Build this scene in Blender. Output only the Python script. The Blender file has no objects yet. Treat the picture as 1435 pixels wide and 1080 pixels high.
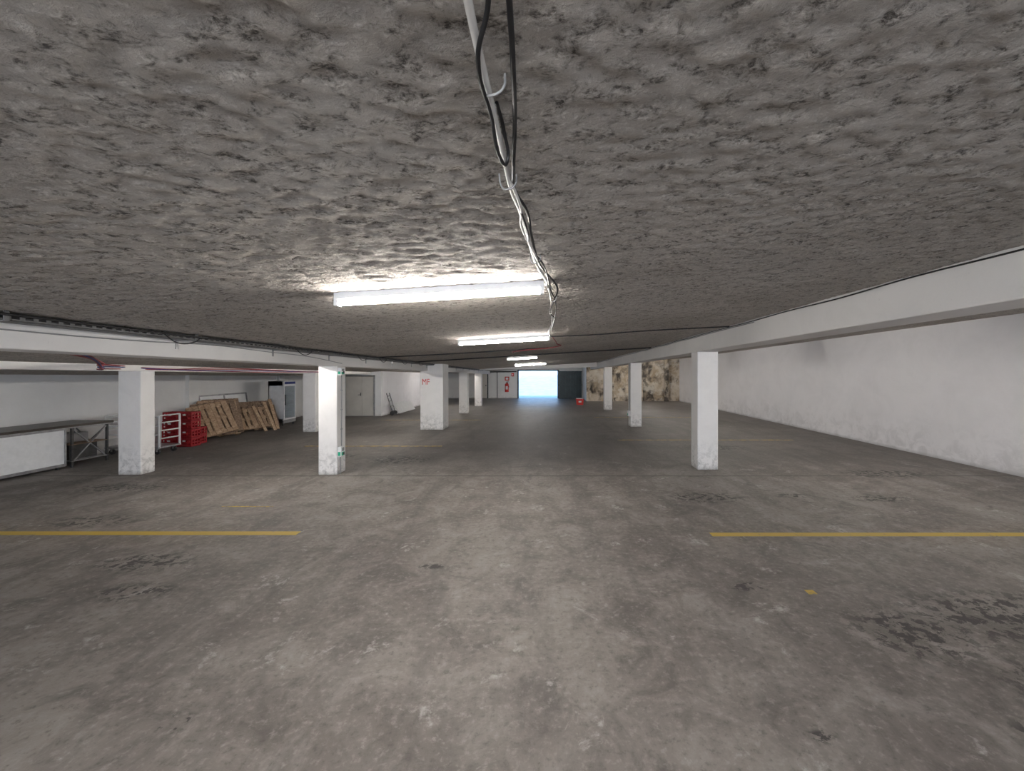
import bpy, bmesh, math, random
from mathutils import Vector, Matrix, noise as mnoise
random.seed(7)
scene = bpy.context.scene
try:
    scene.view_settings.view_transform = 'Standard'
    scene.view_settings.look = 'None'
except Exception as e:
    print(e)

EYE = 2.1
def ceil_z(x, y):
    return 2.813 + 0.0583*x - 0.0143*y

# ------------------------------------------------------------------ materials
class NT:
    def __init__(s, name):
        s.m = bpy.data.materials.new(name); s.m.use_nodes = True
        s.t = s.m.node_tree; s.n = s.t.nodes; s.l = s.t.links
        s.b = s.n['Principled BSDF']
    def new(s, typ, **k):
        nd = s.n.new(typ)
        for a, v in k.items(): setattr(nd, a, v)
        return nd
    def put(s, sock, v):
        if isinstance(v, bpy.types.NodeSocket): s.l.new(v, sock)
        else: sock.default_value = v
    def obj(s):
        return s.new('ShaderNodeTexCoord').outputs['Object']
    def noise(s, scale, detail=6, rough=.55, vec=None, dist=0.0):
        nd = s.new('ShaderNodeTexNoise')
        nd.inputs['Scale'].default_value = scale; nd.inputs['Detail'].default_value = min(detail, 8)
        nd.inputs['Roughness'].default_value = rough; nd.inputs['Distortion'].default_value = dist
        s.l.new(vec if vec is not None else s.obj(), nd.inputs['Vector'])
        return nd.outputs['Fac']
    def mapr(s, v, a, b, c=0., d=1., smooth=False):
        nd = s.new('ShaderNodeMapRange'); nd.clamp = True
        if smooth: nd.interpolation_type = 'SMOOTHSTEP'
        s.put(nd.inputs[0], v)
        for i, q in enumerate((a, b, c, d)): nd.inputs[i+1].default_value = q
        return nd.outputs[0]
    def math(s, op, a, b=0.0):
        nd = s.new('ShaderNodeMath', operation=op)
        s.put(nd.inputs[0], a); s.put(nd.inputs[1], b); return nd.outputs[0]
    def mix(s, f, a, b, blend='MIX'):
        nd = s.new('ShaderNodeMix', data_type='RGBA', blend_type=blend)
        s.put(nd.inputs[0], f)
        for i, v in ((6, a), (7, b)):
            if isinstance(v, tuple): v = (*v, 1.0) if len(v) == 3 else v
            s.put(nd.inputs[i], v)
        return nd.outputs[2]
    def bump(s, h, strength=.3, dist=.01, normal=None):
        nd = s.new('ShaderNodeBump'); nd.inputs['Strength'].default_value = strength
        nd.inputs['Distance'].default_value = dist; s.put(nd.inputs['Height'], h)
        if normal is not None: s.l.new(normal, nd.inputs['Normal'])
        return nd.outputs[0]
    def xyz(s, vec=None):
        nd = s.new('ShaderNodeSeparateXYZ'); s.l.new(vec if vec is not None else s.obj(), nd.inputs[0]); return nd.outputs
    def scaled(s, sc, off=(0, 0, 0)):
        nd = s.new('ShaderNodeMapping'); s.l.new(s.obj(), nd.inputs[0])
        nd.inputs['Scale'].default_value = sc; nd.inputs['Location'].default_value = off
        return nd.outputs[0]
    def out(s, color=None, rough=None, normal=None, metal=None):
        if color is not None:
            if isinstance(color, tuple): color = (*color, 1.0)
            s.put(s.b.inputs['Base Color'], color)
        if rough is not None: s.put(s.b.inputs['Roughness'], rough)
        if normal is not None: s.put(s.b.inputs['Normal'], normal)
        if metal is not None: s.put(s.b.inputs['Metallic'], metal)
        return s.m

def simple(name, col, rough=.5, metal=0., var=.15, scale=8, bump=0.):
    t = NT(name)
    n = t.noise(scale, 4, .6)
    dark = tuple(c*(1-var) for c in col); lite = tuple(min(1, c*(1+var*.5)) for c in col)
    c = t.mix(t.mapr(n, .3, .7), dark, lite)
    nm = t.bump(n, bump, .005) if bump else None
    return t.out(c, rough, nm, metal)

def emis(name, col, strength):
    t = NT(name)
    t.b.inputs['Base Color'].default_value = (.9, .9, .9, 1)
    t.b.inputs['Emission Color'].default_value = (*col, 1)
    t.b.inputs['Emission Strength'].default_value = strength
    return t.m

def mat_ceiling():
    t = NT('sprayed_flocking')
    v = t.scaled((1.0, 1.35, 1.0))
    big = t.noise(.7, 5, .6, v, .3)
    mid = t.noise(12, 8, .76, v, .45)
    fine = t.noise(48, 8, .72, v, .4)
    col = t.mix(t.mapr(big, .35, .65), (.43, .39, .34), (.54, .50, .45))
    col = t.mix(t.mapr(mid, .46, .62, 0, .45), col, (.30, .265, .225))
    dk = t.math('MULTIPLY', t.mapr(fine, .46, .56), t.mapr(mid, .50, .61))
    col = t.mix(t.math('MULTIPLY', dk, .92), col, (.055, .046, .038))
    lt = t.mapr(fine, .47, .36, 0, .6)
    col = t.mix(lt, col, (.76, .725, .675))
    h = t.math('ADD', t.math('MULTIPLY', fine, -.6), t.math('MULTIPLY', mid, -1.0))
    n1 = t.bump(h, 1.0, .028)
    return t.out(col, .95, n1)

def mat_floor():
    t = NT('worn_concrete_floor')
    X, Y, Z = t.xyz()
    big = t.noise(.42, 7, .62, None, .6)
    mid = t.noise(2.2, 8, .70, None, .7)
    fine = t.noise(17, 8, .72)
    streak = t.noise(1.3, 7, .6, t.scaled((1.8, .35, 1)), .4)
    col = t.mix(t.mapr(big, .38, .62), (.158, .139, .127), (.245, .222, .205))
    col = t.mix(t.mapr(mid, .50, .64, 0, .6), col, (.315, .292, .275))
    col = t.mix(t.mapr(mid, .48, .36, 0, .75), col, (.098, .087, .081))
    col = t.mix(t.mapr(streak, .5, .66, 0, .55), col, (.108, .097, .09))
    col = t.mix(t.mapr(fine, .53, .68, 0, .6), col, (.35, .327, .308))
    col = t.mix(t.mapr(fine, .46, .34, 0, .6), col, (.082, .073, .068))
    sc = t.math('MULTIPLY', t.mapr(t.noise(2.1, 8, .75, t.scaled((1, 1, 1), (5, 3, 0)), .5), .59, .65), t.mapr(fine, .40, .56))
    col = t.mix(t.math('MULTIPLY', sc, .65), col, (.46, .44, .42))
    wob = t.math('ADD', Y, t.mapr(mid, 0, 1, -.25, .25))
    far_dark = t.mapr(wob, 7.8, 10.0, 0, .42, True)  # floor colour gets darker past the joint
    col = t.mix(far_dark, col, (.078, .073, .069))
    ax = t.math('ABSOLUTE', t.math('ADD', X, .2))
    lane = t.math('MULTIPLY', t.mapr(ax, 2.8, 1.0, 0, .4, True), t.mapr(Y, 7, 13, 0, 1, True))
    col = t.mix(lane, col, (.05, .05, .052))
    j = t.mapr(t.math('ABSOLUTE', t.math('SUBTRACT', Y, 8.02)), .02, .035, .6, 0)
    col = t.mix(j, col, (.04, .037, .034))
    stn = None
    thr = t.mapr(t.noise(9, 8, .68, None, .3), .50, .54)
    for (sx, sy, rx, ry) in [(2.7, 6.65, .8, .36), (4.2, 6.75, .35, .14), (4.2, 3.4, 1.5, .55), (2.95, 3.2, .6, .45), (-2.2, 2.39, .14, .09),
                             (-3.4, 9.5, .9, .6), (5.4, 3.0, 1.0, .6), (-6.3, 5.6, .8, .3), (-3.9, 3.8, .5, .2),
                             (-7.6, 7.2, 1.0, .4), (5.6, 6.6, .7, .25), (2.9, 2.3, .25, .16), (-1.2, 4.3, .2, .08), (1.6, 2.3, .1, .06),
                             (-5.2, 9.9, .8, .4), (7.0, 8.2, 1.2, .4), (4.6, 11.0, 1.2, .5), (3.6, 2.6, .7, .45), (-4.4, 4.4, .7, .3), (2.0, 3.9, .25, .12)]:
        ux = t.math('MULTIPLY', t.math('SUBTRACT', X, sx), 1/rx); uy = t.math('MULTIPLY', t.math('SUBTRACT', Y, sy), 1/ry)
        d = t.math('SQRT', t.math('ADD', t.math('MULTIPLY', ux, ux), t.math('MULTIPLY', uy, uy)))
        m = t.mapr(d, 1.0, .45)
        stn = m if stn is None else t.math('MAXIMUM', stn, m)
    col = t.mix(t.math('MULTIPLY', t.math('MULTIPLY', stn, thr), .85), col, (.024, .022, .022))
    rough = t.math('SUBTRACT', t.mapr(mid, .3, .7, .6, .8), t.mapr(Y, 16, 26, 0, .25))
    nm = t.bump(t.math('ADD', fine, t.math('MULTIPLY', mid, .6)), .35, .01)
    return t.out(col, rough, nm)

def mat_paint(name, base=(.80, .79, .80), grime_h=.7, amount=.75, scale=3., gs=9.):
    t = NT(name)
    X, Y, Z = t.xyz()
    a = t.noise(scale, 8, .7, None, .5); b = t.noise(22, 7, .7)
    col = t.mix(t.mapr(a, .42, .72, 0, .25), base, tuple(c*.72 for c in base))
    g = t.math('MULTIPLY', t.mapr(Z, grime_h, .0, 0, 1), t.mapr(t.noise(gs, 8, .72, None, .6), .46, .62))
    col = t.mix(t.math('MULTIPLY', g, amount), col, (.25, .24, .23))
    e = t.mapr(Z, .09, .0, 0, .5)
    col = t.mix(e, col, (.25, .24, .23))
    sp = t.mapr(b, .66, .74, 0, .4)
    col = t.mix(sp, col, (.45, .43, .42))
    return t.out(col, .75, t.bump(t.math('ADD', a, b), .2, .01))

def mat_mould():
    t = NT('mouldy_wall')
    a = t.noise(1.1, 8, .65, None, 1.0); b = t.noise(1.7, 8, .6, t.scaled((1, 1, .8)), .4)
    col = t.mix(t.mapr(a, .4, .6), (.56, .49, .40), (.34, .265, .18))
    col = t.mix(t.mapr(b, .46, .62, 0, .95), col, (.03, .024, .02))
    col = t.mix(t.mapr(t.noise(1.3, 5, .6, t.scaled((1, 1, 1), (9, 0, 4))), .54, .64, 0, .75), col, (.62, .58, .51))
    return t.out(col, .85, t.bump(b, .4, .02))

def mat_wood(name, a, c):
    t = NT(name)
    n = t.noise(4, 7, .6, t.scaled((6, 1, 6)), .6)
    col = t.mix(t.mapr(n, .35, .65), a, c)
    return t.out(col, .8, t.bump(n, .3, .004))

M = dict(
    ceil=mat_ceiling(), floor=mat_floor(),
    wall=mat_paint('white_wall_paint', (.88, .86, .87), 1.0, .28, 1.1, 3.),
    col=mat_paint('white_column_paint', (.83, .81, .79), .7, .7, 2.6),
    beam=mat_paint('white_beam_paint', (.80, .78, .755), .01, 0., 1.6),
    lwall=mat_paint('off_white_wall_paint', (.78, .775, .765), .4, .4, 1.4),
    mould=mat_mould(), wood=mat_wood('pallet_wood', (.32, .20, .12), (.58, .42, .28)),
    wood2=mat_wood('old_pallet_wood', (.14, .09, .06), (.34, .24, .165)),
    white=simple('white_enamel', (.80, .80, .80), .4, 0, .08),
    lampbody=simple('lamp_housing', (.75, .75, .75), .4, 0, .05),
    tube=emis('fluorescent_tube_glass', (1.0, .955, .90), 165.),
    tubedim=emis('dim_tube_glass', (1.0, .97, .93), 40.),
    black=simple('black_cable_rubber', (.012, .012, .013), .5),
    conduit=simple('white_pvc_conduit', (.66, .65, .62), .5, 0, .2, 5),
    frame=simple('white_tube_frame', (.82, .82, .82), .4, 0, .1, 5),
    grey=simple('grey_pvc', (.28, .28, .28), .5),
    tray=simple('weathered_zinc', (.20, .195, .19), .7, 0, .4, 12),
    steel=simple('galvanised_steel', (.42, .42, .43), .4, .8, .3, 12),
    darksteel=simple('dark_steel', (.09, .09, .09), .45, .7, .3, 12),
    red=simple('red_plastic', (.36, .012, .018), .45, 0, .3),
    redwire=simple('red_cable', (.30, .035, .045), .6),
    bluewire=simple('blue_cable', (.03, .045, .20), .6),
    redpaint=simple('red_paint', (.62, .03, .02), .5),
    dark=simple('dark_laminate', (.05, .038, .03), .4, 0, .5, 4),
    gate=simple('dark_gate_metal', (.03, .045, .05), .45, .3, .4, 3),
    door=simple('door_paint', (.60, .57, .52), .5, 0, .1, 2),
    seam=simple('door_gap', (.06, .055, .05), .8),
    green=simple('green_socket_plastic', (.02, .38, .22), .4),
    concrete=simple('outdoor_concrete', (.38, .45, .52), .8, 0, .2, 1.5),
    outwall=simple('outdoor_render', (.85, .87, .88), .85, 0, .08, 1.5),
    label=simple('white_label', (.8, .8, .8), .5, 0, .03),
)
def mat_yellow(name, wear):
    t = NT(name)
    n = t.noise(6, 8, .75); f = t.noise(30, 7, .7)
    col = t.mix(t.mapr(n, wear, wear+.12, 0, .9), (.50, .335, .05), (.18, .155, .12))
    col = t.mix(t.mapr(f, .55, .7, 0, .4), col, (.24, .20, .12))
    return t.out(col, .6)
M['yellow'] = mat_yellow('yellow_road_paint', .58)
M['yellowworn'] = mat_yellow('worn_yellow_road_paint', .42)
def mat_glass():
    t = NT('fridge_glass')
    t.b.inputs['Base Color'].default_value = (.35, .45, .5, 1); t.b.inputs['Roughness'].default_value = .05
    t.b.inputs['Alpha'].default_value = .25
    return t.m
M['glass'] = mat_glass()

# ------------------------------------------------------------------ builder
class B:
    def __init__(s): s.v = []; s.f = []; s.m = []; s.mats = []
    def mi(s, k):
        if k not in s.mats: s.mats.append(k)
        return s.mats.index(k)
    def add(s, vs, fs, k, T=None):
        o = len(s.v); i = s.mi(k)
        s.v += [tuple(T @ Vector(v)) if T is not None else tuple(v) for v in vs]
        for f in fs: s.f.append([q+o for q in f]); s.m.append(i)
        return s
    def hexa(s, vs, k, T=None):
        return s.add(vs, [(0, 3, 2, 1), (4, 5, 6, 7), (0, 1, 5, 4), (1, 2, 6, 5), (2, 3, 7, 6), (3, 0, 4, 7)], k, T)
    def box(s, x0, x1, y0, y1, z0, z1, k, T=None):
        return s.hexa([(x0, y0, z0), (x1, y0, z0), (x1, y1, z0), (x0, y1, z0),
                       (x0, y0, z1), (x1, y0, z1), (x1, y1, z1), (x0, y1, z1)], k, T)
    def cyl(s, p0, p1, r, k, n=12, T=None, r2=None):
        p0 = Vector(p0); p1 = Vector(p1); d = (p1-p0).normalized()
        a = d.orthogonal().normalized(); b = d.cross(a); r2 = r if r2 is None else r2
        vs = [p0+(a*math.cos(2*math.pi*i/n)+b*math.sin(2*math.pi*i/n))*r for i in range(n)] + \
             [p1+(a*math.cos(2*math.pi*i/n)+b*math.sin(2*math.pi*i/n))*r2 for i in range(n)]
        fs = [(i, (i+1) % n, n+(i+1) % n, n+i) for i in range(n)] + [tuple(range(n-1, -1, -1)), tuple(range(n, 2*n))]
        return s.add(vs, fs, k, T)
    def done(s, name, bevel=0., smooth=False, parent=None):
        me = bpy.data.meshes.new(name); me.from_pydata(s.v, [], s.f); me.update()
        for k in s.mats: me.materials.append(M[k])
        me.polygons.foreach_set('material_index', s.m)
        if smooth: me.polygons.foreach_set('use_smooth', [True]*len(s.f))
        bm = bmesh.new(); bm.from_mesh(me); bmesh.ops.recalc_face_normals(bm, faces=bm.faces); bm.to_mesh(me); bm.free()
        o = bpy.data.objects.new(name, me); scene.collection.objects.link(o)
        if bevel:
            md = o.modifiers.new('bevel', 'BEVEL'); md.width = bevel; md.segments = 2; md.limit_method = 'ANGLE'
        if parent: o.parent = parent
        return o

def empty(name):
    e = bpy.data.objects.new(name, None); e.empty_display_size = .2; scene.collection.objects.link(e); return e

def cable(name, pts, r, k, parent=None):
    cu = bpy.data.curves.new(name, 'CURVE'); cu.dimensions = '3D'; cu.bevel_depth = r; cu.bevel_resolution = 3
    cu.resolution_u = 8
    sp = cu.splines.new('BEZIER'); sp.bezier_points.add(len(pts)-1)
    for bp, p in zip(sp.bezier_points, pts):
        bp.co = p; bp.handle_left_type = bp.handle_right_type = 'AUTO'
    cu.materials.append(M[k])
    o = bpy.data.objects.new(name, cu); scene.collection.objects.link(o)
    if parent: o.parent = parent
    return o

# ------------------------------------------------------------------ shell
XL, XR, YB, YE = -11.3, 9.5, -7.0, 31.0
B().box(XL-.2, XR+.2, YB-.2, YE+.2, -.2, 0, 'floor').done('floor')

def frange(a, b, st):
    n = max(1, int(round((b-a)/st))); return [a+(b-a)*i/n for i in range(n)]
xs = frange(XL-.2, -4.4, .3)+frange(-4.4, 3.5, .03)+frange(3.5, XR+.2, .3)+[XR+.2]
ys = frange(YB-.2, .4, .3)+frange(.4, 4, .022)+frange(4, 8, .04)+frange(8, 14, .08)+frange(14, YE+.2, .4)+[YE+.2]
cv = []
for y in ys:
    for x in xs:
        d = 0.
        if -4.4 < x < 3.5 and .4 < y < 14:
            p = Vector((x*1.0, y*1.3, 0))
            d = mnoise.fractal(p*14, .7, 2.1, 4)*.008 + mnoise.noise(p*3)*.003
        cv.append((x, y, ceil_z(x, y)-.004+d))
nx = len(xs)
cf = [(j*nx+i, (j+1)*nx+i, (j+1)*nx+i+1, j*nx+i+1) for j in range(len(ys)-1) for i in range(nx-1)]
cb = B(); cb.add(cv, cf, 'ceil')
x0, x1, y0, y1 = XL-.2, XR+.2, YB-.2, YE+.2
cb.hexa([(x0, y0, ceil_z(x0, y0)+.06), (x1, y0, ceil_z(x1, y0)+.06), (x1, y1, ceil_z(x1, y1)+.06), (x0, y1, ceil_z(x0, y1)+.06),
         (x0, y0, 3.9), (x1, y0, 3.9), (x1, y1, 3.9), (x0, y1, 3.9)], 'ceil')
co = cb.done('ceiling', smooth=True)

def wall(name, x0, x1, y0, y1, k, z0=0, bevel=0):
    b = B()
    b.hexa([(x0, y0, z0), (x1, y0, z0), (x1, y1, z0), (x0, y1, z0)] +
           [(x, y, ceil_z(x, y)+.03) for x, y in ((x0, y0), (x1, y0), (x1, y1), (x0, y1))], k)
    return b.done(name, bevel)
wall('wall_right', XR, XR+.2, YB-.2, YE+.2, 'wall')
wall('wall_left', XL-.2, XL, YB-.2, 18.7, 'lwall')
wall('wall_back_left', XL, -5.0, YB-.2, YB, 'wall')
wall('wall_back_right', 5.0, XR, YB-.2, YB, 'wall')
wall('wall_back_lintel', -5.0, 5.0, YB-.2, YB, 'wall', z0=2.5)  # opening below is invented, made behind the camera for the fill light
for y in (7.6, 12.6, 16.9):
    wall('trim_pilaster', XL, XL+.12, y, y+.35, 'lwall')
wall('wall_partition_front', XL-.2, -7.6, 18.7, 18.85, 'lwall')
wall('wall_partition_side', -7.75, -7.6, 18.85, YE, 'wall')
wall('wall_end_left', -7.6, -1.94, YE, YE+.2, 'lwall')
wall('wall_end_right', 1.16, 3.0, YE, YE+.2, 'lwall')
wall('wall_end_lintel', -1.94, 1.16, YE, YE+.2, 'lwall', z0=2.16)
wall('wall_mould', 3.0, XR, 28.0, 28.2, 'mould')
wall('wall_mould_return', 3.0, 3.2, 28.2, YE+.2, 'lwall')
for x in (4.6, 6.6, 8.4):
    wall('trim_buttress', x, x+.28, 27.75, 28.0, 'mould')

def beam(name, xa, xb, zb, ya, yb):
    b = B()
    def P(x, y, bot): return (x, y, (zb-.0143*y) if bot else ceil_z(x, y)+.05)
    b.hexa([P(xa, ya, 1), P(xb, ya, 1), P(xb, yb, 1), P(xa, yb, 1), P(xa, ya, 0), P(xb, ya, 0), P(xb, yb, 0), P(xa, yb, 0)], 'beam')
    return b.done(name, .012)
RB, LB, LB2 = 2.635, 2.318, 2.216
beam('ceiling_beam', 3.27, 3.72, RB, YB, YE)
beam('ceiling_beam', -4.6, -4.15, LB, YB, YE)
beam('ceiling_beam', -8.6, -8.1, LB2, YB, 18.7)
b = B()
b.hexa([(-4.15, 24.5, 2.17), (3.27, 24.5, 2.36), (3.27, 24.8, 2.36), (-4.15, 24.8, 2.17)] +
       [(x, y, ceil_z(x, y)+.03) for x, y in ((-4.15, 24.5), (3.27, 24.5), (3.27, 24.8), (-4.15, 24.8))], 'beam')
b.done('ceiling_cross_beam', .01)

def column(x0, x1, y0, y1, zb):
    b = B(); z = lambda y: zb-.0143*y+.01
    b.hexa([(x0, y0, 0), (x1, y0, 0), (x1, y1, 0), (x0, y1, 0), (x0, y0, z(y0)), (x1, y0, z(y0)), (x1, y1, z(y1)), (x0, y1, z(y1))], 'col')
    return b.done('concrete_column', .014)
column(3.28, 3.72, 8.52, 8.9, RB); column(3.28, 3.70, 15.1, 15.5, RB); column(3.28, 3.70, 21.6, 22.0, RB)
column(3.28, 3.70, -2, -1.6, RB)
column(-4.57, -4.19, 8.1, 8.45, LB)
column(-4.42, -3.6, 14.3, 15.1, ceil_z(-4, 14.3)+.0143*14.3-.02)
column(-4.23, -3.8, 19.9, 20.3, LB); column(-4.15, -3.75, 24.0, 24.4, LB)
column(-8.63, -8.17, 8.1, 8.4, LB2); column(-8.32, -7.88, 13.8, 14.15, LB2)

# ------------------------------------------------------------------ parking lines
def line(x0, x1, y, w=.11, k='yellow'):
    B().box(x0, x1, y-w/2, y+w/2, -.002, .003, k).done('parking_line')
line(-8.1, -3.18, 5.18); line(2.15, 9.0, 5.14)
line(2.25, 7.6, 12.2, .10, 'yellowworn'); line(-6.7, -2.85, 11.2, .10, 'yellowworn')
line(-5.0, -4.2, 6.2, .03, 'yellowworn')
line(2.3, 7.5, 18.2, .10, 'yellowworn'); line(-7.0, -2.7, 17.2, .10, 'yellowworn')
line(2.50, 2.58, 3.80, .07, 'yellow')

# ------------------------------------------------------------------ lamps
def lamp(xr, y, L=1.54, tube='tube'):
    xl = xr-L
    b = B()
    def zz(x, d): return ceil_z(x, y)-d
    vs = [(xl, y-.03, zz(xl, .05)), (xr, y-.03, zz(xr, .05)), (xr, y+.03, zz(xr, .05)), (xl, y+.03, zz(xl, .05)),
          (xl, y-.03, zz(xl, -.02)), (xr, y-.03, zz(xr, -.02)), (xr, y+.03, zz(xr, -.02)), (xl, y+.03, zz(xl, -.02))]
    b.hexa(vs, 'lampbody')
    b.cyl((xl+.02, y, zz(xl, .075)), (xr-.02, y, zz(xr, .075)), .022, tube, 14)
    for x in (xl+.012, xr-.012):
        b.box(x-.014, x+.014, y-.028, y+.028, zz(x, .1), zz(x, .04), 'lampbody')
    return b.done('fluorescent_lamp')
def lamp_long(x, yc, L=1.54, tube='tube'):
    y0, y1 = yc-L/2, yc+L/2
    b = B()
    def zz(y, d): return ceil_z(x, y)-d
    vs = [(x-.03, y0, zz(y0, .05)), (x+.03, y0, zz(y0, .05)), (x+.03, y1, zz(y1, .05)), (x-.03, y1, zz(y1, .05)),
          (x-.03, y0, zz(y0, -.02)), (x+.03, y0, zz(y0, -.02)), (x+.03, y1, zz(y1, -.02)), (x-.03, y1, zz(y1, -.02))]
    b.hexa(vs, 'lampbody')
    b.cyl((x, y0+.02, zz(y0, .075)), (x, y1-.02, zz(y1, .075)), .022, tube, 14)
    for y in (y0+.012, y1-.012):
        b.box(x-.028, x+.028, y-.014, y+.014, zz(y, .1), zz(y, .04), 'lampbody')
    return b.done('fluorescent_lamp')
lamp(0, 2.96); lamp(.10, 6.74); lamp(.12, 19.6); lamp(-.2, 13.0, 1.0, 'tubedim'); lamp(.1, 26.2)
lamp(.4, -1.2); lamp(0, -4)
for y in (-3, 2.5, 8, 14, 20, 25.5): lamp(7.0, y)
for y in (-1.5, 7, 12, 17, 23.5): lamp_long(-5.0, y)

# ------------------------------------------------------------------ cables on the ceiling
e = empty('ceiling_cable_run')
def C(x, y, d): return (x, y, ceil_z(x, y)-d)
cable('white_conduit', [C(-.13, .3, .03), C(-.136, .75, .03), C(-.13, .95, .035), C(-.123, 1.2, .03), C(-.115, 1.45, .035), C(-.10, 1.6, .03), C(-.07, 2.0, .04), C(-.045, 2.4, .03), C(.02, 2.8, .04), C(.06, 3.1, .03)], .0085, 'conduit', e)
cable('white_wire', [C(-.125, 1.3, .03), C(-.09, 1.55, .05), C(-.10, 1.8, .03), C(-.05, 2.1, .06), C(-.02, 2.5, .03), C(.05, 3.2, .05), C(.08, 4.2, .03), C(.11, 5.2, .05), C(.10, 6.7, .03)], .006, 'conduit', e)
cable('black_cable_loop', [C(-.09, .4, .02), C(-.10, .72, .03), C(-.135, .82, .05), C(-.130, 1.0, .06), C(-.123, 1.12, .09), C(-.108, 1.17, .08), C(-.110, 1.10, .03), C(-.118, 1.0, .02)], .005, 'black', e)
cable('black_cable', [C(-.06, .4, .03), C(-.063, .75, .03), C(-.068, .90, .04), C(-.08, 1.1, .03), C(-.095, 1.25, .045), C(-.105, 1.45, .03), C(-.07, 1.6, .04), C(-.06, 1.9, .03), C(-.03, 2.3, .05), C(.01, 2.6, .03), C(.09, 2.9, .05), C(.10, 3.4, .04), C(.06, 4.0, .06), C(.13, 4.8, .03), C(.08, 5.6, .05), C(.12, 6.9, .03)], .006, 'black', e)
cable('black_cable_thin', [C(-.12, 1.4, .02), C(-.075, 1.75, .06), C(-.07, 2.1, .03), C(.0, 2.45, .03), C(.05, 3.0, .06), C(.11, 3.7, .03), C(.12, 5.0, .06), C(.06, 6.4, .02)], .005, 'black', e)
for i, (x, y) in enumerate(((-.125, 1.38), (-.12, .92), (-.05, 2.3), (.08, 3.5))):
    cable('cable_tie_%d' % (i+1), [C(x-.03, y, .0), C(x-.02, y+.01, .045), C(x, y, .058), C(x+.025, y, .045), C(x+.03, y+.01, 0)], .003, 'grey', e)
cable('cross_cable', [C(.1, 6.95, .02), C(.8, 6.98, .03), C(1.7, 6.92, .02), C(3.25, 7.0, .02)], .010, 'black', e)
cable('cross_cable_left', [C(.1, 9.6, .02), C(-1.5, 9.6, .03), C(-4.1, 9.5, .02)], .014, 'black', e)
cable('red_wire', [C(.15, 7.0, .02), C(.25, 8.0, .05), C(.2, 9.4, .03), C(-.6, 9.5, .06), C(-.8, 10.6, .03)], .009, 'redwire', e)
cable('cross_cable_far', [C(3.2, 11.9, .03), C(.3, 12.0, .03), C(-4.1, 12.2, .03)], .018, 'black', e)

e = empty('beam_cable')
pts = [(3.25, y, ceil_z(3.25, y)-.03-.008*math.sin(y*3.1)) for y in [-1+.9*i for i in range(30)]]
cable('cable_upper', pts, .007, 'black', e)
cable('cable_lower', [(3.262, p[1], p[2]-.02) for p in pts[8:]], .006, 'grey', e)

# cable tray along left beam: folded perforated channel
b = B()
def tz(y): return ceil_z(-4.0, y)-.066
ya, yb = 1.0, 26.0
def bar(xa, xb, y0, y1, d0, d1, k):
    b.hexa([(xa, y0, tz(y0)+d0), (xb, y0, tz(y0)+d0), (xb, y1, tz(y1)+d0), (xa, y1, tz(y1)+d0),
            (xa, y0, tz(y0)+d1), (xb, y0, tz(y0)+d1), (xb, y1, tz(y1)+d1), (xa, y1, tz(y1)+d1)], k)
bar(-4.13, -4.06, ya, yb, 0, .004, 'tray'); bar(-4.0, -3.93, ya, yb, 0, .004, 'tray')
y = ya
while y < yb: bar(-4.06, -4.0, y, y+.04, 0, .004, 'tray'); y += .08
for xa in (-4.13, -3.934):
    bar(xa, xa+.004, ya, yb, 0, .016, 'tray'); bar(xa, xa+.004, ya, yb, .036, .05, 'tray')
    y = ya
    while y < yb: bar(xa, xa+.004, y, y+.03, .016, .036, 'tray'); y += .08
y = ya+.3
while y < yb:
    b.box(-4.15, -3.92, y, y+.03, tz(y)-.008, tz(y), 'tray'); b.box(-4.15, -4.14, y, y+.03, tz(y)-.1, tz(y)+.03, 'steel')
    b.box(-3.925, -3.917, y, y+.03, tz(y)-.008, ceil_z(-3.92, y)+.01, 'tray'); y += 1.6
b.done('cable_tray')
e = empty('tray_cables')
for i, (dx, r, k) in enumerate(((-4.10, .012, 'black'), (-4.07, .009, 'grey'), (-4.03, .012, 'black'), (-3.99, .010, 'black'), (-3.96, .012, 'black'))):
    cable('tray_cable_%d' % (i+1), [(dx+.015*math.sin(j*1.7+i), 1+j*1.0, tz(1+j)+.022+.006*math.sin(j*2.3+i)) for j in range(25)], r, k, e)
cable('beam_side_cable', [(-4.14, 1+j*1.0, LB-.0143*(1+j)+.16+.02*math.sin(j*1.9)) for j in range(7)]+[(-4.14, 8.2, LB-.06)], .006, 'grey', e)
cable('outer_cable', [(-3.90, 1+j*.9, ceil_z(-3.9, 1+j*.9)-.02-.02*abs(math.sin(j*1.3))) for j in range(26)], .010, 'black', e)
for j, y0 in enumerate((4.1, 6.3, 8.4, 9.5, 11.0, 12.5)):
    cable('hanging_loop_%d' % (j+1), [(-3.92, y0, tz(y0)+.05), (-3.90, y0+.15, tz(y0)-.05), (-3.9, y0+.35, tz(y0)-.035), (-3.93, y0+.5, tz(y0)+.04)], .006, 'black', e)
e = empty('red_blue_cable_bundle')
base = [(-4.62, 3.9, 2.29), (-5.2, 4.6, 2.24), (-6.4, 5.8, 2.17), (-8.06, 7.5, 2.17), (-8.06, 8.6, 2.13), (-8.06, 9.7, 2.135), (-8.06, 11.5, 2.10), (-8.06, 13.6, 2.07), (-8.06, 16, 2.06)]
for i, k in enumerate(('redwire', 'bluewire', 'redwire', 'redwire')):
    cable('strand_%d' % (i+1), [(x+.012*(i % 2), y, z+.018*i-.02+.02*math.sin(j*2+i)) for j, (x, y, z) in enumerate(base)], .010, k, e)

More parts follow.
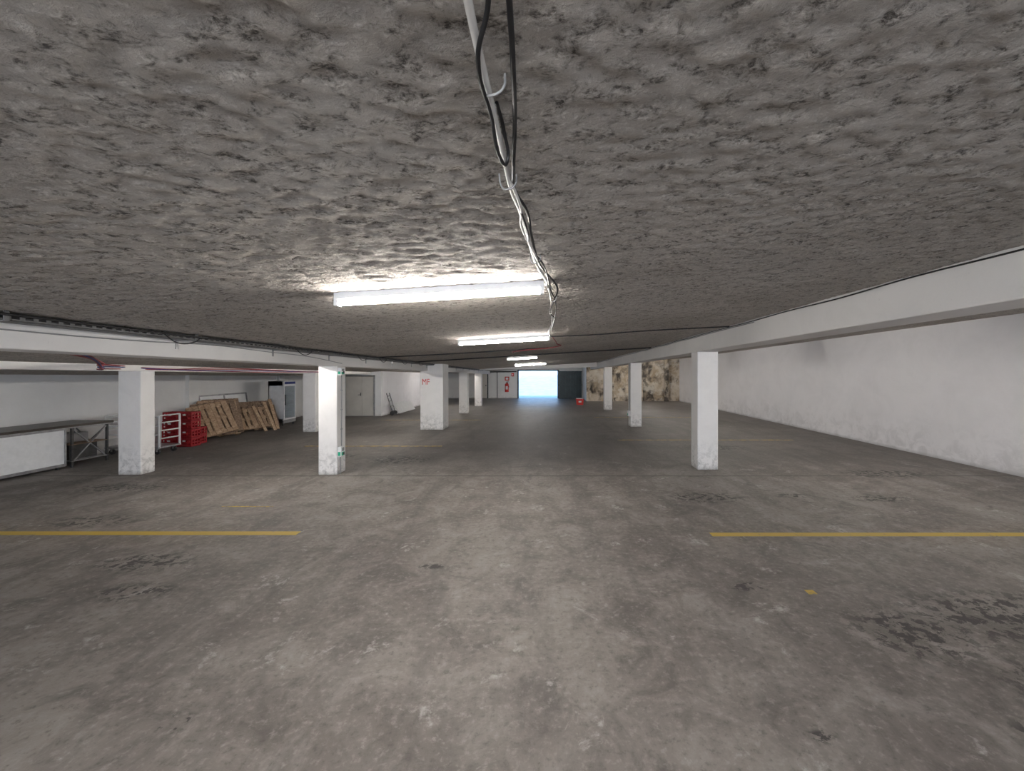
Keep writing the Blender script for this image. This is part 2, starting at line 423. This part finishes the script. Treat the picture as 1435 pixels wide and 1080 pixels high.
# ------------------------------------------------------------------ sockets on columns
def socket_box(x, y, z, sx=1, w=.14, h=.2):
    b = B()
    b.box(x, x+.07*sx, y, y+w, z, z+h, 'label')
    b.box(x+.07*sx, x+.085*sx, y+.02, y+w-.02, z+.02, z+h*.45, 'green')
    b.box(x+.01, x+.06, y-.008, y, z+.02, z+h*.5, 'green')
    b.box(x+.07*sx, x+.082*sx, y+.03, y+w-.03, z+h*.55, z+h-.02, 'grey')
    b.cyl((x+.085*sx, y+w/2, z+.06), (x+.1*sx, y+w/2, z+.06), .025, 'darksteel', 12)
    return b.done('power_socket', .004)
socket_box(-4.19, 8.12, .36); socket_box(-4.19, 8.12, 2.02, h=.15)
b = B(); b.cyl((-4.175, 8.25, .55), (-4.175, 8.25, 2.03), .010, 'grey'); b.cyl((-4.175, 8.2, .0), (-4.175, 8.2, .37), .012, 'grey')
for z in (.9, 1.3, 1.7): b.box(-4.19, -4.16, 8.23, 8.27, z, z+.015, 'grey')
b.done('column_conduit')
b = B()
b.box(3.20, 3.28, 15.15, 15.3, .40, .60, 'label'); b.box(3.19, 3.2, 15.17, 15.28, .42, .5, 'green')
b.cyl((3.262, 15.22, .6), (3.262, 15.22, 2.42), .01, 'grey'); b.done('power_socket', .004)

fc = bpy.data.curves.new('MF', 'FONT'); fc.body = 'MF'; fc.size = .30; fc.extrude = .002
fo = bpy.data.objects.new('tmp', fc); scene.collection.objects.link(fo)
bpy.context.view_layer.update()
me = bpy.data.meshes.new_from_object(fo.evaluated_get(bpy.context.evaluated_depsgraph_get()))
bpy.data.objects.remove(fo)
me.materials.clear(); me.materials.append(M['redpaint'])
so = bpy.data.objects.new('painted_letters', me); scene.collection.objects.link(so)
so.location = (-4.36, 14.297, 1.62); so.rotation_euler = (math.radians(90), 0, 0); so.scale = (.75, 1, 1)

# ------------------------------------------------------------------ counter at left
b = B()
b.box(-11.1, -10.32, 5.2, 8.62, .09, .86, 'white')
for y in (5.2, 6.9, 8.60): b.box(-10.33, -10.30, y-.0, y+.03, .06, .88, 'steel')
b.box(-10.33, -10.30, 5.2, 8.62, .05, .11, 'steel'); b.box(-10.33, -10.295, 5.2, 8.62, .83, .87, 'steel')
b.box(-11.2, -10.22, 5.1, 9.5, .89, .94, 'dark'); b.box(-11.2, -10.24, 5.1, 9.5, .86, .89, 'steel')
for x in (-11.15, -10.34):
    for y in (8.72, 9.42): b.box(x, x+.04, y, y+.04, 0, .87, 'darksteel')
for y in (5.3, 7, 8.5):
    b.box(-10.4, -10.35, y, y+.05, 0, .1, 'darksteel'); b.box(-11.05, -11.0, y, y+.05, 0, .1, 'darksteel')
b.cyl((-10.32, 8.74, .1), (-10.32, 9.44, .84), .014, 'steel'); b.cyl((-10.32, 9.44, .1), (-10.32, 8.74, .84), .014, 'steel')
b.cyl((-11.13, 9.44, .1), (-10.32, 9.44, .84), .014, 'steel'); b.cyl((-10.32, 9.44, .1), (-11.13, 9.44, .84), .014, 'steel')
b.box(-11.15, -10.3, 8.72, 9.46, .12, .14, 'steel'); b.box(-11.15, -10.3, 8.72, 9.46, .48, .50, 'wood2')
b.box(-11.1, -10.45, 8.8, 9.35, .14, .46, 'darksteel'); b.box(-11.0, -10.6, 8.8, 9.3, .50, .7, 'grey')
b.done('bar_counter', .004)

# ------------------------------------------------------------------ trolley
b = B()
x0, x1, y0, y1 = -11.0, -9.62, 10.0, 10.6
b.box(x0, x1, y0, y1, .16, .20, 'steel')
for x in (x0+.02, x1-.02):
    for y in (y0+.02, y1-.02): b.cyl((x, y, .17), (x, y, .98), .024, 'frame')
    for z in (.4, .6, .8, .98): b.cyl((x, y0+.02, z), (x, y1-.02, z), .018, 'frame')
for x in (x0+.35, x1-.35):
    b.cyl((x, y0+.02, .18), (x, y0+.02, .95), .02, 'frame')
for (xa, xb) in ((x0+.02, x0+.35), (x1-.35, x1-.02)):
    for z in (.5, .72, .95): b.cyl((xa, y0+.02, z), (xb, y0+.02, z), .018, 'frame')
for x in (x0+.12, x1-.12):
    for y in (y0+.08, y1-.08):
        b.cyl((x, y-.02, .065), (x, y+.02, .065), .065, 'darksteel', 16); b.box(x-.02, x+.02, y-.03, y+.03, .07, .16, 'steel')
b.done('platform_trolley')

# ------------------------------------------------------------------ crates
def crate(x, y, z, rot=0):
    T = Matrix.Translation((x, y, z)) @ Matrix.Rotation(rot, 4, 'Z')
    b = B(); w, d, h, t = .4, .3, .235, .014
    b.box(0, w, 0, d, 0, .015, 'red', T)
    for z0, z1 in ((0, .05), (.10, .13), (.19, h)):
        b.box(0, w, 0, t, z0, z1, 'red', T); b.box(0, w, d-t, d, z0, z1, 'red', T)
        b.box(0, t, 0, d, z0, z1, 'red', T); b.box(w-t, w, 0, d, z0, z1, 'red', T)
    for i in range(5):
        xx = i*(w-.03)/4
        if i in (0, 1, 3, 4):
            b.box(xx, xx+.03, -.002, t, 0, h, 'red', T); b.box(xx, xx+.03, d-t, d+.002, 0, h, 'red', T)
    for i in range(4):
        yy = i*(d-.03)/3
        b.box(-.002, t, yy, yy+.03, 0, h, 'red', T); b.box(w-t, w+.002, yy, yy+.03, 0, h, 'red', T)
    for i in range(1, 4): b.box(i*w/4-.003, i*w/4+.003, t, d-t, .01, .16, 'red', T)
    for i in range(1, 3): b.box(t, w-t, i*d/3-.003, i*d/3+.003, .01, .16, 'red', T)
    b.box(.16, .24, -.004, 0, .14, .18, 'label', T)
    return b.done('bottle_crate')
for i in range(4):
    crate(-10.62+.01*i, 11.1, .24*i); crate(-10.19-.008*i, 11.1+.01*i, .24*i)
for i in range(2): crate(-10.35, 11.50, .24*i, .08)
for i in range(3): crate(-10.85+.02*i, 11.50, .24*i)

# ------------------------------------------------------------------ pallets
def pallet(T, L=1.2, W=.8, k='wood'):
    b = B()
    n = 5 if W < .9 else 7
    w0 = .1
    for i in range(n):
        w = .14 if i in (0, n-1, n//2) else w0
        y = i*(W-.14)/(n-1)
        b.box(0, L, y, y+w, .122, .144, k, T)
    for x in (0, (L-.145)/2, L-.145):
        b.box(x, x+.145, 0, W, .100, .122, k, T)
        for y in (0, (W-.12)/2, W-.12): b.box(x, x+.145, y, y+.12, .022, .100, k, T)
    for y in (0, (W-.12)/2, W-.12): b.box(0, L, y, y+.12, 0, .022, k, T)
    return b.done('wooden_pallet', .003)
def lean(xb, y, ang, yaw=0, roll=0.0):
    a = math.radians(ang)
    R = Matrix(((-math.cos(a), 0, math.sin(a), 0), (0, 1, 0, 0), (math.sin(a), 0, math.cos(a), 0), (0, 0, 0, 1)))
    return Matrix.Translation((xb, y, 0)) @ Matrix.Rotation(math.radians(yaw), 4, 'Z') @ R @ Matrix.Rotation(math.radians(roll), 4, 'Z')
pallet(lean(-10.36, 12.00, 57, -42, -13), 1.1, 1.0, 'wood'); pallet(lean(-10.52, 12.2, 60, -42, -8), 1.15, 1.1, 'wood2')
pallet(lean(-10.68, 12.45, 65, -36), 1.2, 1.0, 'wood'); pallet(lean(-10.78, 12.75, 70, -30), 1.2, 1.0, 'wood2')
pallet(lean(-10.38, 13.55, 47, -38, -5), .9, 1.1, 'wood'); pallet(lean(-10.50, 13.8, 54, -36), .95, 1.2, 'wood2'); pallet(lean(-10.60, 14.1, 62, -30), 1.05, 1.0, 'wood2')
b = B()
for i, (xb, y, an, L) in enumerate(((-9.75, 13.95, 55, 1.05), (-9.6, 14.2, 58, 1.15), (-9.7, 14.5, 62, 1.2))):
    b.box(0, L, 0, .11, 0, .024, 'wood', lean(xb, y, an, -15-i*6))
b.done('loose_planks', .002)
b = B(); T = lean(-11.05, 12.97, 81)
b.box(0, 1.32, 0, 2.1, 0, .03, 'white', T)
for y in (0, 1.02, 2.05): b.box(0, 1.32, y, y+.05, .03, .045, 'steel', T)
for x in (0, 1.27): b.box(x, x+.05, 0, 2.1, .03, .045, 'steel', T)
b.done('leaning_panel')

# ------------------------------------------------------------------ fridge
b = B(); x0, x1, y0, y1, H = -10.55, -9.95, 15.3, 16.05, 1.72
b.box(x0, x1-.05, y0, y0+.04, .1, H, 'white'); b.box(x0, x1-.05, y1-.04, y1, .1, H, 'white')
b.box(x0, x0+.04, y0, y1, .1, H, 'white'); b.box(x0, x1-.05, y0, y1, .1, .28, 'white'); b.box(x0, x1-.05, y0, y1, H-.18, H, 'white')
for z in (.55, .85, 1.15): b.box(x0+.05, x1-.08, y0+.05, y1-.05, z, z+.012, 'steel')
b.box(x1-.05, x1, y0, y0+.05, .28, H-.18, 'white'); b.box(x1-.05, x1, y1-.05, y1, .28, H-.18, 'white')
b.box(x1-.05, x1, y0, y1, .23, .28, 'white'); b.box(x1-.05, x1, y0, y1, H-.2, H-.15, 'white')
b.box(x1-.05, x1, y0, y1, H-.15, H, 'white'); b.box(x1-.03, x1-.02, y0+.05, y1-.05, .28, H-.18, 'glass')
b.box(x1, x1+.004, y0+.05, y1-.05, H-.12, H-.03, 'bluewire')
b.box(x1-.05, x1-.01, y0, y1, .1, .22, 'grey'); b.box(x1, x1+.03, y0+.05, y0+.08, .8, 1.2, 'darksteel')
for x in (x0+.03, x1-.1):
    for y in (y0+.03, y1-.08): b.box(x, x+.05, y, y+.05, 0, .1, 'darksteel')
b.done('drinks_fridge', .006)

# ------------------------------------------------------------------ doors in partition
b = B(); y = 18.7; xa, xb, H = -9.25, -7.95, 1.86
b.box(xa-.06, xa, y-.05, y, 0, H+.06, 'steel'); b.box(xb, xb+.06, y-.05, y, 0, H+.06, 'steel'); b.box(xa-.06, xb+.06, y-.05, y, H, H+.06, 'steel')
b.box(xa, xb, y-.01, y, 0, H, 'seam')
m = (xa+xb)/2+.12
b.box(xa+.008, m-.006, y-.035, y-.01, .015, H-.01, 'door'); b.box(m+.006, xb-.008, y-.035, y-.01, .015, H-.01, 'door')
b.box(m-.08, m-.05, y-.06, y-.035, .95, 1.1, 'darksteel'); b.cyl((m-.065, y-.08, 1.0), (m-.18, y-.08, 1.0), .012, 'darksteel')
b.done('door_1', .003)
b = B(); b.box(-10.2, -9.4, 18.55, 18.7, 0, 1.75, 'grey'); b.box(-10.15, -9.45, 18.53, 18.55, .1, 1.7, 'door'); b.box(-9.82, -9.78, 18.525, 18.53, .1, 1.7, 'seam')
for x in (-10.1, -9.9, -9.5): b.cyl((x, 18.62, 1.75), (x, 18.62, 2.0), .03, 'darksteel')
b.done('electrical_cabinet', .004)

b = B()
for i, (yy, L, h) in enumerate(((19.6, 2.2, .5), (19.9, 2.4, .42))):
    xb = -7.28+.08*i
    b.hexa([(xb, yy, 0), (xb+.03, yy, 0), (xb+.03, yy+L, 0), (xb, yy+L, 0),
            (xb-.25, yy, h), (xb-.22, yy, h), (xb-.22, yy+L, h), (xb-.25, yy+L, h)], 'white')
b.done('leaning_boards')
b = B()
for yy in (19.05, 19.4):
    b.cyl((-7.2, yy, .1), (-7.5, yy, 1.05), .018, 'darksteel')
for i in range(4):
    t = i/4+.1; b.cyl((-7.2-.3*t, 19.05, .1+.95*t), (-7.2-.3*t, 19.4, .1+.95*t), .014, 'darksteel')
b.box(-7.2, -6.95, 19.05, 19.4, .02, .04, 'darksteel')
for yy in (19.0, 19.41): b.cyl((-7.22, yy, .1), (-7.22, yy+.04, .1), .1, 'darksteel', 18)
b.done('hand_truck')

# ------------------------------------------------------------------ far end
b = B()
x = 1.18
while x < 2.85:
    b.box(x, x+.07, 30.80, 30.86, .05, 2.08, 'gate'); b.box(x+.07, x+.125, 30.84, 30.88, .05, 2.08, 'gate'); x += .125
b.box(1.16, 2.95, 30.78, 30.9, 2.05, 2.12, 'gate'); b.box(1.16, 2.95, 30.78, 30.9, .0, .07, 'gate'); b.box(1.16, 2.95, 30.77, 30.8, 1.0, 1.08, 'gate')
b.done('corrugated_gate')
b = B(); b.box(-2.04, -1.94, 30.93, 31.0, 0, 2.2, 'gate'); b.box(1.06, 1.16, 30.93, 31.0, 0, 2.2, 'gate'); b.box(-2.04, 1.16, 30.93, 31.0, 2.12, 2.22, 'gate')
b.done('door_frame_exit')
b = B(); X, Yw = -2.85, 30.86
b.cyl((X, Yw, .5), (X, Yw, 1.1), .14, 'redpaint', 20); b.cyl((X, Yw, 1.1), (X, Yw, 1.2), .14, 'redpaint', 20, None, .04)
b.cyl((X, Yw, 1.2), (X, Yw, 1.28), .03, 'darksteel'); b.box(X-.02, X+.14, Yw-.02, Yw+.02, 1.27, 1.30, 'darksteel')
b.cyl((X+.06, Yw, 1.24), (X+.18, Yw-.03, .85), .015, 'black'); b.box(X-.08, X+.08, Yw-.145, Yw-.138, .7, .95, 'label')
b.box(X-.05, X+.05, Yw+.1, 31.0, .9, 1.15, 'steel'); b.done('fire_extinguisher')
b = B(); b.box(X-.17, X+.17, 30.97, 31, 1.38, 1.68, 'redpaint'); b.box(X-.1, X+.1, 30.965, 30.97, 1.45, 1.61, 'label'); b.done('fire_sign')
b = B(); b.box(-2.5, -2.3, 30.9, 31, 1.7, 1.95, 'redpaint'); b.cyl((-2.4, 30.9, 1.82), (-2.4, 30.87, 1.82), .05, 'label'); b.done('alarm_bell', .01)
b = B(); b.box(-5.2, -4.3, 30.93, 31, 0, 1.95, 'gate'); b.box(-5.12, -4.38, 30.9, 30.93, .03, 1.9, 'door'); b.box(-4.5, -4.44, 30.86, 30.9, .95, 1.05, 'darksteel'); b.done('door_2', .004)
b = B(); b.cyl((-7.4, 30.9, 2.0), (-2.1, 30.9, 2.08), .05, 'darksteel'); b.cyl((-3.6, 30.92, 0), (-3.6, 30.92, 2.05), .045, 'grey'); b.done('wall_pipes')
b = B(); x0, x1, y0, y1 = 2.02, 2.5, 24.9, 25.3; 
b.hexa([(x0+.04, y0+.04, 0), (x1-.04, y0+.04, 0), (x1-.04, y1-.04, 0), (x0+.04, y1-.04, 0), (x0, y0, .36), (x1, y0, .36), (x1, y1, .36), (x0, y1, .36)], 'redpaint')
b.box(x0-.02, x1+.02, y0-.02, y1+.02, .34, .37, 'redpaint'); b.box(x0+.03, x1-.03, y0+.03, y1-.03, .371, .40, 'label')
b.box(x0+.15, x1-.15, y0-.01, y0+.01, .15, .25, 'label'); b.done('red_storage_box', .006)

# ------------------------------------------------------------------ outside
b = B()
b.box(-2.85, 3.25, YE+.2, 36, -.2, 0, 'concrete')
b.hexa([(-2.85, 36, -.2), (3.25, 36, -.2), (3.25, 52, -.2), (-2.85, 52, -.2), (-2.85, 36, 0), (3.25, 36, 0), (3.25, 52, 1.6), (-2.85, 52, 1.6)], 'concrete')
b.done('driveway_ramp')
B().box(-3.2, -2.86, 31.25, 50, 0, 3.4, 'outwall').done('ramp_wall_left')
B().box(3.26, 3.6, 31.25, 50, 0, 3.4, 'outwall').done('ramp_wall_right')
b = B(); b.box(-10, 10, 53, 53.4, 0, 7, 'outwall')
for x in (-3, 0, 3): b.box(x-.6, x+.6, 52.95, 53, 3, 4.6, 'seam')
b.done('building_facade')

w = bpy.data.worlds.new('sky'); scene.world = w; w.use_nodes = True
bg = w.node_tree.nodes['Background']
sky = w.node_tree.nodes.new('ShaderNodeTexSky'); sky.sky_type = 'HOSEK_WILKIE'
sky.sun_direction = Vector((.3, -.5, .8)).normalized(); sky.turbidity = 2.5
mx = w.node_tree.nodes.new('ShaderNodeMix'); mx.data_type = 'RGBA'; mx.inputs[0].default_value = .7
w.node_tree.links.new(sky.outputs[0], mx.inputs[6]); mx.inputs[7].default_value = (.33, .6, 1.0, 1)
w.node_tree.links.new(mx.outputs[2], bg.inputs[0]); bg.inputs[1].default_value = 5.5
sl = bpy.data.lights.new('sun', 'SUN'); sl.energy = 4; sl.angle = .01; sl.color = (1, .96, .9)
su = bpy.data.objects.new('sun', sl); scene.collection.objects.link(su); su.location = (0, 40, 12)
su.rotation_euler = (math.radians(38), 0, math.radians(15))
al = bpy.data.lights.new('rear_fill_light', 'AREA'); al.shape = 'RECTANGLE'; al.size = 9.5; al.size_y = 2.3  # unseen fill light, added behind the camera to brighten the ceiling
al.energy = 480; al.color = (1.0, .98, .97)
ao = bpy.data.objects.new('rear_fill_light', al); scene.collection.objects.link(ao)
ao.location = (0, -6.9, 1.25); ao.rotation_euler = (math.radians(90), 0, 0)
B().box(-8, 8, -16, -7.2, -.2, 0, 'concrete').done('added_rear_apron')  # unseen ground added outside the invented rear opening

# ------------------------------------------------------------------ camera
cd = bpy.data.cameras.new('camera'); cam = bpy.data.objects.new('camera', cd); scene.collection.objects.link(cam)
cd.sensor_width = 36; cd.lens = 560/1435*36; cd.clip_start = .05; cd.clip_end = 300
cd.shift_x = -44.5/1435; cd.shift_y = -20/1435
cam.location = (0, 0, EYE); cam.rotation_euler = (math.radians(90), 0, 0)
scene.camera = cam
